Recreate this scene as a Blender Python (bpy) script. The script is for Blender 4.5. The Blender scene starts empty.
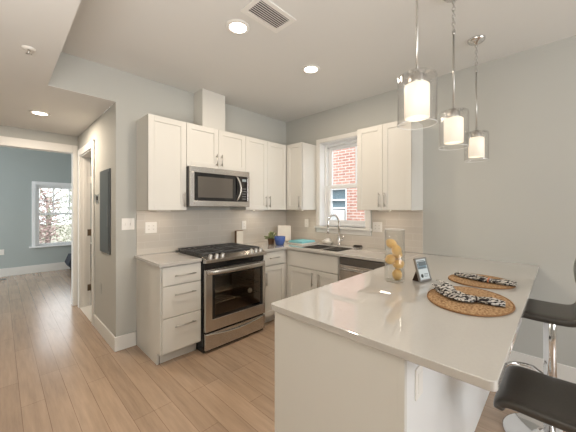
import bpy, bmesh, math, random
from mathutils import Vector, Matrix
random.seed(7)
PI = math.pi
scene = bpy.context.scene
COL = scene.collection

# ------------------------------------------------------------------ camera
cd = bpy.data.cameras.new('camera'); cam = bpy.data.objects.new('camera', cd); COL.objects.link(cam)
CAM = Vector((-3.152, -3.102, 1.388))
YAW = math.radians(44.154)
cam.location = CAM
cam.rotation_euler = (PI/2, 0, YAW - PI/2)
cd.sensor_width = 36.0; cd.lens = 36.0*280.0/576.0
cd.shift_y = -(216-208.75)/576.0
cd.clip_start = 0.05; cd.clip_end = 200
scene.camera = cam

# ------------------------------------------------------------------ light
w = bpy.data.worlds.new('overcast_sky'); scene.world = w; w.use_nodes = True
bg = w.node_tree.nodes['Background']
bg.inputs['Color'].default_value = (0.93, 0.965, 1.0, 1)
bg.inputs['Strength'].default_value = 3.2

def area_light(name, loc, rot, sx, sy, power, color, shape='RECTANGLE'):
    l = bpy.data.lights.new(name, 'AREA'); l.shape = shape; l.size = sx
    if shape in ('RECTANGLE', 'ELLIPSE'): l.size_y = sy
    l.energy = power; l.color = color
    o = bpy.data.objects.new(name, l); COL.objects.link(o)
    o.location = loc; o.rotation_euler = rot
    return o
# daylight of the living-room windows behind the camera
area_light('living_room_daylight', (-1.5, -6.9, 1.6), (math.radians(88), 0, 0), 2.4, 1.8, 75, (0.95, 0.975, 1.0))
# added fill, out of view, aimed up to brighten the ceilings
area_light('ceiling_bounce_fill', (-4.05, -3.0, 1.0), (PI, 0, 0), 1.4, 1.5, 78, (1.0, 0.965, 0.92))
# added fill light inside the bedroom, outside the view; no window there
area_light('bedroom_side_fill', (-6.5, 3.6, 1.5), (math.radians(90), 0, math.radians(-90)), 2.0, 1.5, 95, (0.86, 0.94, 1.0))
sd = bpy.data.lights.new('hazy_sun', 'SUN'); sd.energy = 2.8; sd.angle = math.radians(25); sd.color = (1.0, 0.97, 0.93)
sun = bpy.data.objects.new('hazy_sun', sd); COL.objects.link(sun)
sun.rotation_euler = Vector((.52, .28, -.8)).to_track_quat('-Z', 'Y').to_euler()
scene.view_settings.view_transform = 'Standard'
scene.view_settings.look = 'None'
scene.view_settings.exposure = 0.0
scene.view_settings.gamma = 1.0
scene.view_settings.use_curve_mapping = False
WARM = (1.0, 0.85, 0.68)

# ------------------------------------------------------------------ materials
def s2l(c):
    return tuple(((x/255)/12.92 if x/255 <= .04045 else (((x/255)+.055)/1.055)**2.4) for x in c)

def pmat(name, rgb, rough=.5, metal=0., spec=.5, noise=0., nscale=20., bump=0., bscale=60., emit=None, estr=0., coat=0., stretch=None):
    m = bpy.data.materials.new(name); m.use_nodes = True
    nt = m.node_tree; N = nt.nodes; L = nt.links
    b = N['Principled BSDF']
    b.inputs['Roughness'].default_value = rough; b.inputs['Metallic'].default_value = metal
    b.inputs['Specular IOR Level'].default_value = spec
    b.inputs['Coat Weight'].default_value = coat
    b.inputs['Base Color'].default_value = (*rgb, 1)
    tc = N.new('ShaderNodeTexCoord')
    mp = N.new('ShaderNodeMapping'); L.new(tc.outputs['Object'], mp.inputs['Vector'])
    if stretch: mp.inputs['Scale'].default_value = stretch
    tx = N.new('ShaderNodeTexNoise'); tx.inputs['Scale'].default_value = nscale; tx.inputs['Detail'].default_value = 4
    L.new(mp.outputs['Vector'], tx.inputs['Vector'])
    mx = N.new('ShaderNodeMix'); mx.data_type = 'RGBA'
    mx.inputs[6].default_value = (*[c*(1-noise) for c in rgb], 1); mx.inputs[7].default_value = (*[min(1, c*(1+noise)) for c in rgb], 1)
    L.new(tx.outputs['Fac'], mx.inputs[0]); L.new(mx.outputs[2], b.inputs['Base Color'])
    if bump:
        t2 = N.new('ShaderNodeTexNoise'); t2.inputs['Scale'].default_value = bscale; t2.inputs['Detail'].default_value = 3
        L.new(mp.outputs['Vector'], t2.inputs['Vector'])
        bp = N.new('ShaderNodeBump'); bp.inputs['Strength'].default_value = bump; bp.inputs['Distance'].default_value = .01
        L.new(t2.outputs['Fac'], bp.inputs['Height']); L.new(bp.outputs['Normal'], b.inputs['Normal'])
    if emit:
        b.inputs['Emission Color'].default_value = (*emit, 1); b.inputs['Emission Strength'].default_value = estr
    return m

def swz(nt, a, b_):
    N = nt.nodes; L = nt.links
    tc = N.new('ShaderNodeTexCoord'); sp = N.new('ShaderNodeSeparateXYZ'); cb = N.new('ShaderNodeCombineXYZ')
    L.new(tc.outputs['Object'], sp.inputs[0]); L.new(sp.outputs[a], cb.inputs[0]); L.new(sp.outputs[b_], cb.inputs[1])
    return cb.outputs[0]

def brickmat(name, axes, c1, c2, mortar, bw, bh, ms, rough=.5, offset=.5, spec=.5, grain=None, bump=.2, freq=2, gstr=.25, squash=1.):
    m = bpy.data.materials.new(name); m.use_nodes = True
    nt = m.node_tree; N = nt.nodes; L = nt.links; b = N['Principled BSDF']
    v = swz(nt, *axes)
    t = N.new('ShaderNodeTexBrick'); L.new(v, t.inputs['Vector'])
    t.offset = offset; t.offset_frequency = freq
    t.inputs['Color1'].default_value = (*c1, 1); t.inputs['Color2'].default_value = (*c2, 1); t.inputs['Mortar'].default_value = (*mortar, 1)
    t.inputs['Scale'].default_value = 1; t.inputs['Mortar Size'].default_value = ms; t.inputs['Mortar Smooth'].default_value = .1
    t.inputs['Brick Width'].default_value = bw; t.inputs['Row Height'].default_value = bh; t.inputs['Bias'].default_value = 0
    col = t.outputs['Color']
    if grain:
        mp = N.new('ShaderNodeMapping'); mp.inputs['Scale'].default_value = grain; L.new(v, mp.inputs['Vector'])
        n = N.new('ShaderNodeTexNoise'); n.inputs['Scale'].default_value = 1; n.inputs['Detail'].default_value = 6; n.inputs['Roughness'].default_value = .65
        L.new(mp.outputs[0], n.inputs['Vector'])
        mr = N.new('ShaderNodeMapRange'); mr.inputs['To Min'].default_value = 1-gstr; mr.inputs['To Max'].default_value = 1+gstr
        mr.inputs['From Min'].default_value = .25; mr.inputs['From Max'].default_value = .75
        L.new(n.outputs['Fac'], mr.inputs['Value'])
        mx = N.new('ShaderNodeMix'); mx.data_type = 'RGBA'; mx.blend_type = 'MULTIPLY'; mx.inputs[0].default_value = 1
        L.new(col, mx.inputs[6]); L.new(mr.outputs[0], mx.inputs[7]); col = mx.outputs[2]
    L.new(col, b.inputs['Base Color'])
    b.inputs['Roughness'].default_value = rough; b.inputs['Specular IOR Level'].default_value = spec
    bp = N.new('ShaderNodeBump'); bp.inputs['Strength'].default_value = bump; bp.inputs['Distance'].default_value = .002; bp.invert = True
    L.new(t.outputs['Fac'], bp.inputs['Height']); L.new(bp.outputs['Normal'], b.inputs['Normal'])
    return m

def thinglass(name, tint=(1, 1, 1), refl=.04, rough=0., ior=1.5):
    m = bpy.data.materials.new(name); m.use_nodes = True
    nt = m.node_tree; N = nt.nodes; L = nt.links; N.remove(N['Principled BSDF'])
    tr = N.new('ShaderNodeBsdfTransparent'); tr.inputs['Color'].default_value = (*tint, 1)
    gl = N.new('ShaderNodeBsdfGlossy'); gl.inputs['Roughness'].default_value = rough
    lw = N.new('ShaderNodeLayerWeight'); lw.inputs['Blend'].default_value = .5
    pw = N.new('ShaderNodeMath'); pw.operation = 'POWER'; pw.inputs[1].default_value = 4.0; L.new(lw.outputs['Facing'], pw.inputs[0])
    fr = N.new('ShaderNodeMath'); fr.operation = 'MULTIPLY_ADD'; fr.inputs[1].default_value = .7; fr.inputs[2].default_value = refl; L.new(pw.outputs[0], fr.inputs[0])
    mx = N.new('ShaderNodeMixShader'); L.new(fr.outputs[0], mx.inputs[0]); L.new(tr.outputs[0], mx.inputs[1]); L.new(gl.outputs[0], mx.inputs[2])
    L.new(mx.outputs[0], N['Material Output'].inputs['Surface'])
    return m

def zebramat(name):
    m = bpy.data.materials.new(name); m.use_nodes = True
    nt = m.node_tree; N = nt.nodes; L = nt.links; b = N['Principled BSDF']
    tc = N.new('ShaderNodeTexCoord'); wv = N.new('ShaderNodeTexWave'); wv.wave_type = 'BANDS'; wv.bands_direction = 'DIAGONAL'
    wv.inputs['Scale'].default_value = 15; wv.inputs['Distortion'].default_value = 9; wv.inputs['Detail'].default_value = 2; wv.inputs['Detail Scale'].default_value = 2.2
    L.new(tc.outputs['Object'], wv.inputs['Vector'])
    cr = N.new('ShaderNodeValToRGB'); cr.color_ramp.interpolation = 'EASE'
    cr.color_ramp.elements[0].position = .42; cr.color_ramp.elements[0].color = (.025, .02, .02, 1)
    cr.color_ramp.elements[1].position = .52; cr.color_ramp.elements[1].color = (.56, .53, .49, 1)
    L.new(wv.outputs['Fac'], cr.inputs[0]); L.new(cr.outputs[0], b.inputs['Base Color']); b.inputs['Roughness'].default_value = .85
    return m

def matwoven(name):
    m = bpy.data.materials.new(name); m.use_nodes = True
    nt = m.node_tree; N = nt.nodes; L = nt.links; b = N['Principled BSDF']
    tc = N.new('ShaderNodeTexCoord'); vo = N.new('ShaderNodeTexVoronoi'); vo.inputs['Scale'].default_value = 95
    L.new(tc.outputs['Object'], vo.inputs['Vector'])
    cr = N.new('ShaderNodeValToRGB'); cr.color_ramp.elements[0].color = (*s2l((208, 174, 130)), 1); cr.color_ramp.elements[1].color = (*s2l((128, 92, 58)), 1)
    cr.color_ramp.elements[1].position = .8
    L.new(vo.outputs['Distance'], cr.inputs[0]); L.new(cr.outputs[0], b.inputs['Base Color']); b.inputs['Roughness'].default_value = .9
    bp = N.new('ShaderNodeBump'); bp.inputs['Strength'].default_value = .6; bp.inputs['Distance'].default_value = .003; bp.invert = True
    L.new(vo.outputs['Distance'], bp.inputs['Height']); L.new(bp.outputs['Normal'], b.inputs['Normal'])
    return m

M = {}
M['wall'] = pmat('wall_paint', (.50, .497, .462), .85, noise=.02, nscale=3, bump=.03, bscale=250)
M['ceil'] = pmat('ceiling_paint', (.71, .70, .672), .9, noise=.02, nscale=2)
M['blue'] = pmat('blue_wall_paint', (.43, .475, .465), .85, noise=.02, nscale=3)
M['trim'] = pmat('trim_paint', (.78, .76, .72), .45, noise=.02, nscale=5)
M['cab'] = pmat('cabinet_paint', (.68, .66, .61), .40, noise=.015, nscale=6)
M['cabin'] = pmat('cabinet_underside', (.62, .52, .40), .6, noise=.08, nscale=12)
M['quartz'] = pmat('quartz', (.52, .495, .46), .022, noise=.035, nscale=90, spec=1.0, coat=.5)
M['quartze'] = M['quartz']
M['floor'] = brickmat('oak_plank_floor', (1, 0), s2l((179, 153, 129)), s2l((167, 142, 119)), s2l((142, 117, 96)), 1.1, .127, .0018, .27, .37, grain=(2.2, 26, 1), bump=.25, freq=3, gstr=.2)
b_ = M['floor'].node_tree.nodes['Principled BSDF']; b_.inputs['Coat Weight'].default_value = .6; b_.inputs['Coat Roughness'].default_value = .18
M['tileA'] = brickmat('backsplash_tile', (0, 2), s2l((208, 200, 189)), s2l((202, 194, 183)), s2l((214, 208, 199)), .30, .0745, .0022, .16, .5, bump=.35)
M['tileB'] = brickmat('backsplash_tile_side', (1, 2), s2l((208, 200, 189)), s2l((202, 194, 183)), s2l((214, 208, 199)), .30, .0745, .0022, .16, .5, bump=.35)
M['brick'] = brickmat('red_brick', (1, 2), s2l((186, 140, 126)), s2l((164, 114, 101)), s2l((200, 190, 183)), .215, .072, .011, .9, .5, grain=(7, 9, 1), bump=.6)
M['brick2'] = brickmat('pink_brick', (0, 2), s2l((196, 140, 128)), s2l((176, 112, 100)), s2l((206, 190, 180)), .215, .072, .011, .9, .5, bump=.6)
M['steel'] = pmat('brushed_steel', (.60, .575, .545), .27, 1., noise=.06, nscale=30, stretch=(1, 1, 40))
M['steeld'] = pmat('dark_steel', (.23, .22, .21), .3, 1., noise=.05, nscale=30, stretch=(1, 1, 40))
M['chrome'] = pmat('chrome', (.75, .74, .73), .08, 1.)
M['nickel'] = pmat('satin_nickel', (.52, .50, .47), .28, 1.)
M['black'] = pmat('black_enamel', (.012, .012, .013), .25)
M['blackg'] = pmat('black_glass', (.008, .008, .009), .05, coat=.3)
M['iron'] = pmat('cast_iron', (.075, .075, .078), .45, bump=.2, bscale=300)
M['leather'] = pmat('black_leatherette', (.055, .047, .039), .30, noise=.2, nscale=60, bump=.12, bscale=220)
M['plate'] = pmat('white_plastic', (.85, .82, .77), .35)
M['slot'] = pmat('dark_slot', (.05, .05, .05), .6)
M['panelgrey'] = pmat('grey_steel_paint', (.085, .095, .095), .45, noise=.04, nscale=8)
M['ovenin'] = pmat('oven_enamel', (.20, .12, .075), .45, noise=.3, nscale=8)
M['glass'] = thinglass('window_glass', (.97, .985, .985))
M['shadeglass'] = thinglass('seeded_glass', (.985, .982, .978), refl=.06)
M['vaseglass'] = thinglass('vase_glass', (.975, .98, .975), refl=.06)
M['ovenglass'] = thinglass('oven_door_glass', (.74, .70, .64), refl=.05)
M['glassrim'] = pmat('glass_rim_highlight', (.80, .80, .79), .2)  # pale colour paints the light that clear glass rims catch
M['mwglass'] = pmat('microwave_window', (.10, .09, .078), .08, coat=.2)
M['frost'] = pmat('frosted_glass_lit', (.85, .82, .76), .5, emit=(1.0, .86, .66), estr=.52)
M['led'] = pmat('led_diffuser', (.9, .88, .84), .5, emit=(1.0, .90, .76), estr=9)
M['strip'] = pmat('led_strip_diffuser', (.9, .88, .84), .5, emit=(1.0, .84, .66), estr=30)
M['lemon'] = pmat('lemon_skin', s2l((220, 176, 100)), .42, noise=.10, nscale=40, bump=.25, bscale=150)
M['mat'] = matwoven('woven_seagrass')
M['matrim'] = pmat('woven_rim', s2l((140, 102, 66)), .9, noise=.3, nscale=120)
M['zebra'] = zebramat('zebra_print_cloth')
M['coral'] = pmat('coral_ring', s2l((196, 120, 86)), .5)
M['bluecup'] = pmat('blue_ceramic', s2l((62, 88, 152)), .25, noise=.2, nscale=30)
M['brownpot'] = pmat('brown_pot', s2l((104, 72, 46)), .6, noise=.2, nscale=30)
M['leaf'] = pmat('succulent_leaf', s2l((126, 134, 92)), .55, noise=.25, nscale=60)
M['board'] = pmat('white_board', (.66, .62, .56), .4, noise=.03)
M['teal'] = pmat('turquoise_cloth', s2l((136, 202, 210)), .7, noise=.1, nscale=50)
M['cream'] = pmat('cream_ceramic', (.74, .69, .60), .4, noise=.04)
M['shadeside'] = pmat('brown_side_shade', s2l((128, 98, 70)), .5, noise=.2, nscale=30)
M['darkbrown'] = pmat('dark_brown', s2l((46, 30, 22)), .4, noise=.2)
M['silver'] = pmat('silver_frame', (.33, .32, .31), .35, .9)
M['paper'] = pmat('printed_paper', s2l((206, 214, 216)), .3)
M['print1'] = pmat('print_grey_blue', s2l((120, 140, 150)), .4, noise=.4, nscale=60)
M['print2'] = pmat('print_grey', s2l((98, 108, 112)), .4, noise=.3, nscale=80)
M['ink'] = pmat('ink', s2l((34, 44, 44)), .4)
M['hinge'] = pmat('bronze_hinge', s2l((120, 104, 86)), .4, .7)
M['marble'] = pmat('marble_threshold', (.78, .74, .68), .3, noise=.05, nscale=10)
M['bark'] = pmat('bark', s2l((140, 128, 122)), .9, noise=.3, nscale=20)
M['leaves'] = pmat('pale_leaves', s2l((158, 160, 140)), .8, noise=.4, nscale=8)
M['leaves2'] = pmat('russet_leaves', s2l((172, 146, 142)), .8, noise=.4, nscale=8)
M['ground'] = pmat('ground', s2l((150, 145, 132)), .95, noise=.3, nscale=2)
M['vinyl'] = pmat('white_vinyl', (.90, .91, .92), .4)
M['darkpane'] = pmat('dark_window_pane', s2l((104, 122, 132)), .15)
M['acwhite'] = pmat('air_conditioner_plastic', (.80, .80, .79), .5)
M['acgrill'] = pmat('air_conditioner_grille', (.5, .52, .55), .5)
M['roof'] = pmat('pale_roof', s2l((214, 210, 208)), .8, noise=.1)
M['bedcloth'] = pmat('charcoal_cloth', s2l((40, 44, 54)), .8, noise=.2)

# ------------------------------------------------------------------ mesh builder
def wloc(o):
    v = Vector((0, 0, 0))
    while o: v += o.location; o = o.parent
    return v

class MB:
    def __init__(s): s.v = []; s.f = []; s.sm = []
    def add(s, vs, fs, smooth=False):
        n = len(s.v); s.v += [Vector(v) for v in vs]
        s.f += [tuple(i+n for i in f) for f in fs]; s.sm += [smooth]*len(fs)
        return s
    def box(s, x0, x1, y0, y1, z0, z1, c=0.):
        x0, x1 = sorted((x0, x1)); y0, y1 = sorted((y0, y1)); z0, z1 = sorted((z0, z1))
        if c <= 0:
            vs = [(x, y, z) for x in (x0, x1) for y in (y0, y1) for z in (z0, z1)]
            fs = [(0, 1, 3, 2), (4, 6, 7, 5), (0, 4, 5, 1), (2, 3, 7, 6), (0, 2, 6, 4), (1, 5, 7, 3)]
            return s.add(vs, fs)
        c = min(c, (x1-x0)*.45, (y1-y0)*.45, (z1-z0)*.45)
        bm = bmesh.new(); bmesh.ops.create_cube(bm, size=1)
        for v in bm.verts:
            v.co = Vector(((x0+x1)/2+v.co.x*(x1-x0), (y0+y1)/2+v.co.y*(y1-y0), (z0+z1)/2+v.co.z*(z1-z0)))
        bmesh.ops.bevel(bm, geom=bm.edges[:], offset=c, segments=2, profile=.5, affect='EDGES')
        s.bm(bm); bm.free(); return s
    def bm(s, bm, smooth=False):
        bm.verts.index_update()
        return s.add([v.co.copy() for v in bm.verts], [[v.index for v in f.verts] for f in bm.faces], smooth)
    def cells(s, xs, ys, mask, plane, d0, d1):
        """slab built of grid cells, inner faces dropped. plane: 'xy' slab in z, 'xz' slab in y, 'yz' slab in x"""
        def pt(a, b, d): return {'xy': (a, b, d), 'xz': (a, d, b), 'yz': (d, a, b)}[plane]
        ids = {}; vs = []; fs = []
        def vid(i, j, k):
            if (i, j, k) not in ids: ids[(i, j, k)] = len(vs); vs.append(pt(xs[i], ys[j], (d0, d1)[k]))
            return ids[(i, j, k)]
        nx, ny = len(xs)-1, len(ys)-1
        on = lambda i, j: 0 <= i < nx and 0 <= j < ny and mask(i, j)
        for i in range(nx):
            for j in range(ny):
                if not on(i, j): continue
                for k in (0, 1): fs.append([vid(i, j, k), vid(i+1, j, k), vid(i+1, j+1, k), vid(i, j+1, k)])
                if not on(i-1, j): fs.append([vid(i, j, 0), vid(i, j+1, 0), vid(i, j+1, 1), vid(i, j, 1)])
                if not on(i+1, j): fs.append([vid(i+1, j, 0), vid(i+1, j+1, 0), vid(i+1, j+1, 1), vid(i+1, j, 1)])
                if not on(i, j-1): fs.append([vid(i, j, 0), vid(i+1, j, 0), vid(i+1, j, 1), vid(i, j, 1)])
                if not on(i, j+1): fs.append([vid(i, j+1, 0), vid(i+1, j+1, 0), vid(i+1, j+1, 1), vid(i, j+1, 1)])
        return s.add(vs, fs)
    def tube(s, pts, r, n=10, closed=False):
        pts = [Vector(p) for p in pts]; m = len(pts)
        rs = r if isinstance(r, (list, tuple)) else [r]*m
        vs = []; fs = []; up = None
        for i, p in enumerate(pts):
            if closed: t = (pts[(i+1) % m]-pts[i-1]).normalized()
            else: t = (pts[min(i+1, m-1)]-pts[max(i-1, 0)]).normalized()
            if up is None: up = t.orthogonal().normalized()
            up = (up-t*up.dot(t)).normalized(); sd = t.cross(up)
            for k in range(n):
                a = 2*PI*k/n; vs.append(p+(up*math.cos(a)+sd*math.sin(a))*rs[i])
        for i in range(m if closed else m-1):
            j = (i+1) % m
            for k in range(n): fs.append((i*n+k, i*n+(k+1) % n, j*n+(k+1) % n, j*n+k))
        if not closed: fs += [tuple(range(n))[::-1], tuple((m-1)*n+k for k in range(n))]
        return s.add(vs, fs, True)
    def lathe(s, c, prof, n=32, smooth=True):
        """prof: list of (r,z) relative to c; r==0 ends close to a pole; otherwise ends are left open unless same as start"""
        c = Vector(c); vs = []; fs = []; rows = []
        for r, z in prof:
            if r < 1e-6: rows.append([len(vs)]); vs.append(c+Vector((0, 0, z)))
            else:
                rows.append(list(range(len(vs), len(vs)+n)))
                for k in range(n): vs.append(c+Vector((r*math.cos(2*PI*k/n), r*math.sin(2*PI*k/n), z)))
        for a, b in zip(rows, rows[1:]):
            for k in range(n):
                k2 = (k+1) % n
                if len(a) == 1 and len(b) == 1: continue
                if len(a) == 1: fs.append((a[0], b[k2], b[k]))
                elif len(b) == 1: fs.append((a[k], a[k2], b[0]))
                else: fs.append((a[k], a[k2], b[k2], b[k]))
        return s.add(vs, fs, smooth)
    def prism(s, poly, axis, d0, d1):
        """polygon (a,b) extruded along axis"""
        def pt(a, b, d): return {'z': (a, b, d), 'y': (a, d, b), 'x': (d, a, b)}[axis]
        n = len(poly)
        vs = [pt(a, b, d0) for a, b in poly]+[pt(a, b, d1) for a, b in poly]
        fs = [tuple(range(n)), tuple(range(n, 2*n))[::-1]]+[(i, (i+1) % n, n+(i+1) % n, n+i) for i in range(n)]
        return s.add(vs, fs)
    def ell(s, c, rx, ry, rz, rot=None, n=16, pow_=1., tip=0.):
        bm = bmesh.new(); bmesh.ops.create_uvsphere(bm, u_segments=n, v_segments=n//2+2, radius=1)
        for v in bm.verts:
            z = v.co.z
            if tip: v.co.z = z+tip*(abs(z)**7)*(1 if z > 0 else -1)
            v.co = Vector((v.co.x*rx, v.co.y*ry, v.co.z*rz))
            if rot: v.co = rot @ v.co
            v.co += Vector(c)
        s.bm(bm, True); bm.free(); return s
    def ribbon(s, path, widths, thick, side, n=16, e=.35):
        """rounded-rectangle section swept along path; side = unit vector of the width"""
        path = [Vector(p) for p in path]; m = len(path); side = Vector(side); vs = []; fs = []
        for i, p in enumerate(path):
            t = (path[min(i+1, m-1)]-path[max(i-1, 0)]).normalized(); sd = (side-t*side.dot(t)).normalized(); up = t.cross(sd)
            w_ = widths[i] if isinstance(widths, (list, tuple)) else widths
            h_ = thick[i] if isinstance(thick, (list, tuple)) else thick
            for k in range(n):
                a = 2*PI*(k+.5)/n; ca, sa = math.cos(a), math.sin(a)
                vs.append(p+sd*(w_/2)*math.copysign(abs(ca)**e, ca)+up*(h_/2)*math.copysign(abs(sa)**(e*1.4), sa))
        for i in range(m-1):
            for k in range(n): fs.append((i*n+k, i*n+(k+1) % n, (i+1)*n+(k+1) % n, (i+1)*n+k))
        fs += [tuple(range(n))[::-1], tuple((m-1)*n+k for k in range(n))]
        return s.add(vs, fs, True)
    def xform(s, mat):
        s.v = [mat @ v for v in s.v]; return s
    def build(s, name, mat, parent=None, bevel=0., local=False):
        me = bpy.data.meshes.new(name)
        off = Vector((0, 0, 0)) if (local or not parent) else wloc(parent)
        bm = bmesh.new()
        vv = [bm.verts.new(v-off) for v in s.v]
        for f, sm in zip(s.f, s.sm):
            try: fc = bm.faces.new([vv[i] for i in f]); fc.smooth = sm
            except ValueError: pass
        bmesh.ops.recalc_face_normals(bm, faces=bm.faces[:])
        bm.to_mesh(me); bm.free(); me.materials.append(mat)
        o = bpy.data.objects.new(name, me); COL.objects.link(o)
        if parent: o.parent = parent
        if bevel:
            md = o.modifiers.new('bevel', 'BEVEL'); md.width = bevel; md.segments = 3; md.limit_method = 'ANGLE'; md.angle_limit = math.radians(50)
        return o

def tag(o, label=None, cat=None, group=None, kind=None):
    if label: o['label'] = label
    if cat: o['category'] = cat
    if group: o['group'] = group
    if kind: o['kind'] = kind
    return o
def thing(name, label, cat, loc, group=None, kind=None, rz=0):
    o = bpy.data.objects.new(name, None); COL.objects.link(o); o.location = loc; o.empty_display_size = .1; o.rotation_euler = (0, 0, rz)
    return tag(o, label, cat, group, kind)
def struct(mb, name, mat, label, cat, bevel=0.): return tag(mb.build(name, mat, None, bevel), label, cat, None, 'structure')

# facing frames: u runs to the viewer's right along the wall, d out of the wall
class Fr:
    def __init__(s, wall): s.w = wall
    def p(s, u, d, z): return {'A': (u, -d, z), 'B': (-d, -u, z), 'P': (-u, d-2.70, z)}[s.w]
    def box(s, mb, u0, u1, d0, d1, z0, z1, c=0.):
        a = s.p(u0, d0, z0); b = s.p(u1, d1, z1)
        return mb.box(a[0], b[0], a[1], b[1], a[2], b[2], c)
FA, FB, FP = Fr('A'), Fr('B'), Fr('P')

def shaker(fr, mb, u0, u1, d0, z0, z1, st=.056, th=.02):
    fr.box(mb, u0, u1, d0, d0+th*.55, z0, z1)
    c = .0015; d1 = d0+th
    fr.box(mb, u0, u0+st, d0+.001, d1, z0, z1, c); fr.box(mb, u1-st, u1, d0+.001, d1, z0, z1, c)
    fr.box(mb, u0+st, u1-st, d0+.001, d1, z0, z0+st, c); fr.box(mb, u0+st, u1-st, d0+.001, d1, z1-st, z1, c)
    return mb
def bar_handle(fr, u0, z0, u1, z1, d, parent, r=.0055, name='handle'):
    mb = MB(); a = Vector((u0, z0)); b = Vector((u1, z1)); t = (b-a).normalized()
    mb.tube([fr.p(u0, d+.028, z0), fr.p(u1, d+.028, z1)], r, 10)
    for q in (a+t*.02, b-t*.02): mb.tube([fr.p(q.x, d-.0005, q.y), fr.p(q.x, d+.028, q.y)], r*.85, 8)
    return mb.build(name, M['nickel'], parent)

# ------------------------------------------------------------------ setting
H, H2, XE, YD, XH = 2.75, 2.43, -2.364, 1.90, -2.868
struct(MB().box(-7.0, 0.0, -7.5, 5.05, -.08, 0), 'floor', M['floor'], 'tan wood plank floor running from the kitchen into the blue bedroom', 'floor')
struct(MB().box(XH, .0, -7.5, 0, H, H+.1), 'ceiling', M['ceil'], 'high beige kitchen ceiling with recessed lights and a vent', 'ceiling')
struct(MB().box(-7.0, XH, -7.5, 0, H2, H+.1).box(-7, XE-.0004, .111, YD, H2, H2+.1).box(-7, XE-.0004, .0006, .111, H2, H2+.004), 'ceiling', M['ceil'], 'lower ceiling over the hallway at the left of the kitchen', 'ceiling')
struct(MB().cells([-7, XE, 0], [0, H2+.0045, H], lambda i, j: not (i == 0 and j == 0), 'xz', 0, .11), 'wall_back', M['wall'], 'pale grey wall behind the range with header over the hallway', 'wall')
# window wall with its opening
WY0, WY1, WZ0, WZ1 = -1.388, -.664, 1.145, 2.315
struct(MB().cells([-7.5, WY0, WY1, .11], [0, WZ0, WZ1, H], lambda i, j: not (i == 1 and j == 1), 'yz', 0, .24), 'wall_right', M['wall'], 'pale grey wall with the kitchen window in it', 'wall')
# hall wall with bathroom door opening
DY0, DY1, DZ = .945, 1.715, 2.13
struct(MB().cells([.11, DY0, DY1, YD], [0, DZ, H2], lambda i, j: not (i == 1 and j == 0), 'yz', XE, XE+.115), 'wall_hall', M['wall'], 'short beige hallway wall holding the grey electrical panel', 'wall')
EX1 = -2.410
struct(MB().cells([-7, -3.6, EX1, XE+.115], [0, 2.195, H2], lambda i, j: not (i == 1 and j == 0), 'xz', YD, YD+.115), 'wall_hall_end', M['wall'], 'hallway end wall with wide opening to the blue bedroom', 'wall')
# bedroom
BY = 5.05
BX0, BX1, BZ0, BZ1 = -2.615, -1.70, .575, 1.915
struct(MB().cells([-7, BX0, BX1, 0], [0, BZ0, BZ1, 2.75], lambda i, j: not (i == 1 and j == 1), 'xz', BY, BY+.2), 'wall_bedroom_back', M['blue'], 'pale blue bedroom wall with the tall window', 'wall')
struct(MB().box(-7, 0, YD, BY, 2.75, 2.85), 'ceiling', M['ceil'], 'bedroom ceiling beyond the hallway opening', 'ceiling')
struct(MB().box(-7.1, -7, YD, BY+.2, 0, 2.85), 'wall_bedroom_left', M['blue'], 'blue left wall of the bedroom', 'wall')
struct(MB().box(-1.35, -1.25, YD+.116, BY-.001, 0, 2.75), 'wall_bedroom_right', M['blue'], 'blue right wall of the bedroom beside the window', 'wall')
struct(MB().box(XE+.116, -.9, .75, .86, 0, H2).box(-.9, -.8, .75, YD, 0, H2), 'wall_bathroom', M['wall'], 'beige bathroom wall glimpsed past the open door', 'wall')
struct(MB().box(XE+.116, -.9, .86, YD-.001, H2, H2+.1), 'ceiling', M['ceil'], 'bathroom ceiling behind the hallway door', 'ceiling')

struct(MB().box(-4.9, -4.8, -7.2, YD-.001, 0, H2-.0005), 'wall_left', M['wall'], 'left wall of the living room and hallway', 'wall')
struct(MB().cells([-4.799, -3.3, -2.2, -1.8, -.5, -.0005], [0, .75, 2.35, 2.4295], lambda i, j: not (j == 1 and i in (1, 3)), 'xz', -7.4, -7.2), 'wall_rear', M['wall'], 'living room wall with two wide windows behind the viewer', 'wall')
# baseboards
def baseboard(name, label, fn):
    mb = MB(); fn(mb); return struct(mb, name, M['trim'], label, 'baseboard', .004)
baseboard('baseboard_back', 'white baseboard below the switch beside the drawer cabinet', lambda m: m.box(XE-.014, -2.185, -.014, -.0005, 0, .14))
baseboard('baseboard_hall', 'white baseboard under the electrical panel', lambda m: m.box(XE-.014, XE-.0005, -.0005, .85, 0, .14))
baseboard('baseboard_right', 'white baseboard behind the bar stools', lambda m: m.box(-.014, -.0005, -7.5, -2.73, 0, .14))
baseboard('baseboard_bedroom', 'tall white baseboard under the bedroom window', lambda m: m.box(-7, -1.355, BY-.016, BY-.0005, 0, .17))
# door trim
struct(MB().box(XE-.018, XE-.0005, DY0-.085, DY0+.004, 0, DZ+.085, .004).box(XE-.018, XE-.0005, DY1-.004, DY1+.085, 0, DZ+.085, .004).box(XE-.018, XE-.0005, DY0+.004, DY1-.004, DZ-.004, DZ+.085, .004),
       'trim_1', M['trim'], 'white casing around the hallway bathroom door', 'door casing')
struct(MB().box(EX1-.012, EX1+.042, YD-.018, YD-.0005, 0, 2.295, .004).box(-3.69, EX1-.012, YD-.018, YD-.0005, 2.183, 2.295, .004).box(-3.69, -3.588, YD-.018, YD-.0005, 0, 2.183, .004)
       .box(EX1-.012, EX1-.0005, YD-.0004, YD+.115, 0, 2.194).box(-3.599, EX1-.012, YD-.0004, YD+.115, 2.183, 2.1945),
       'trim_2', M['trim'], 'white casing around the opening to the blue bedroom', 'door casing')
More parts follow.
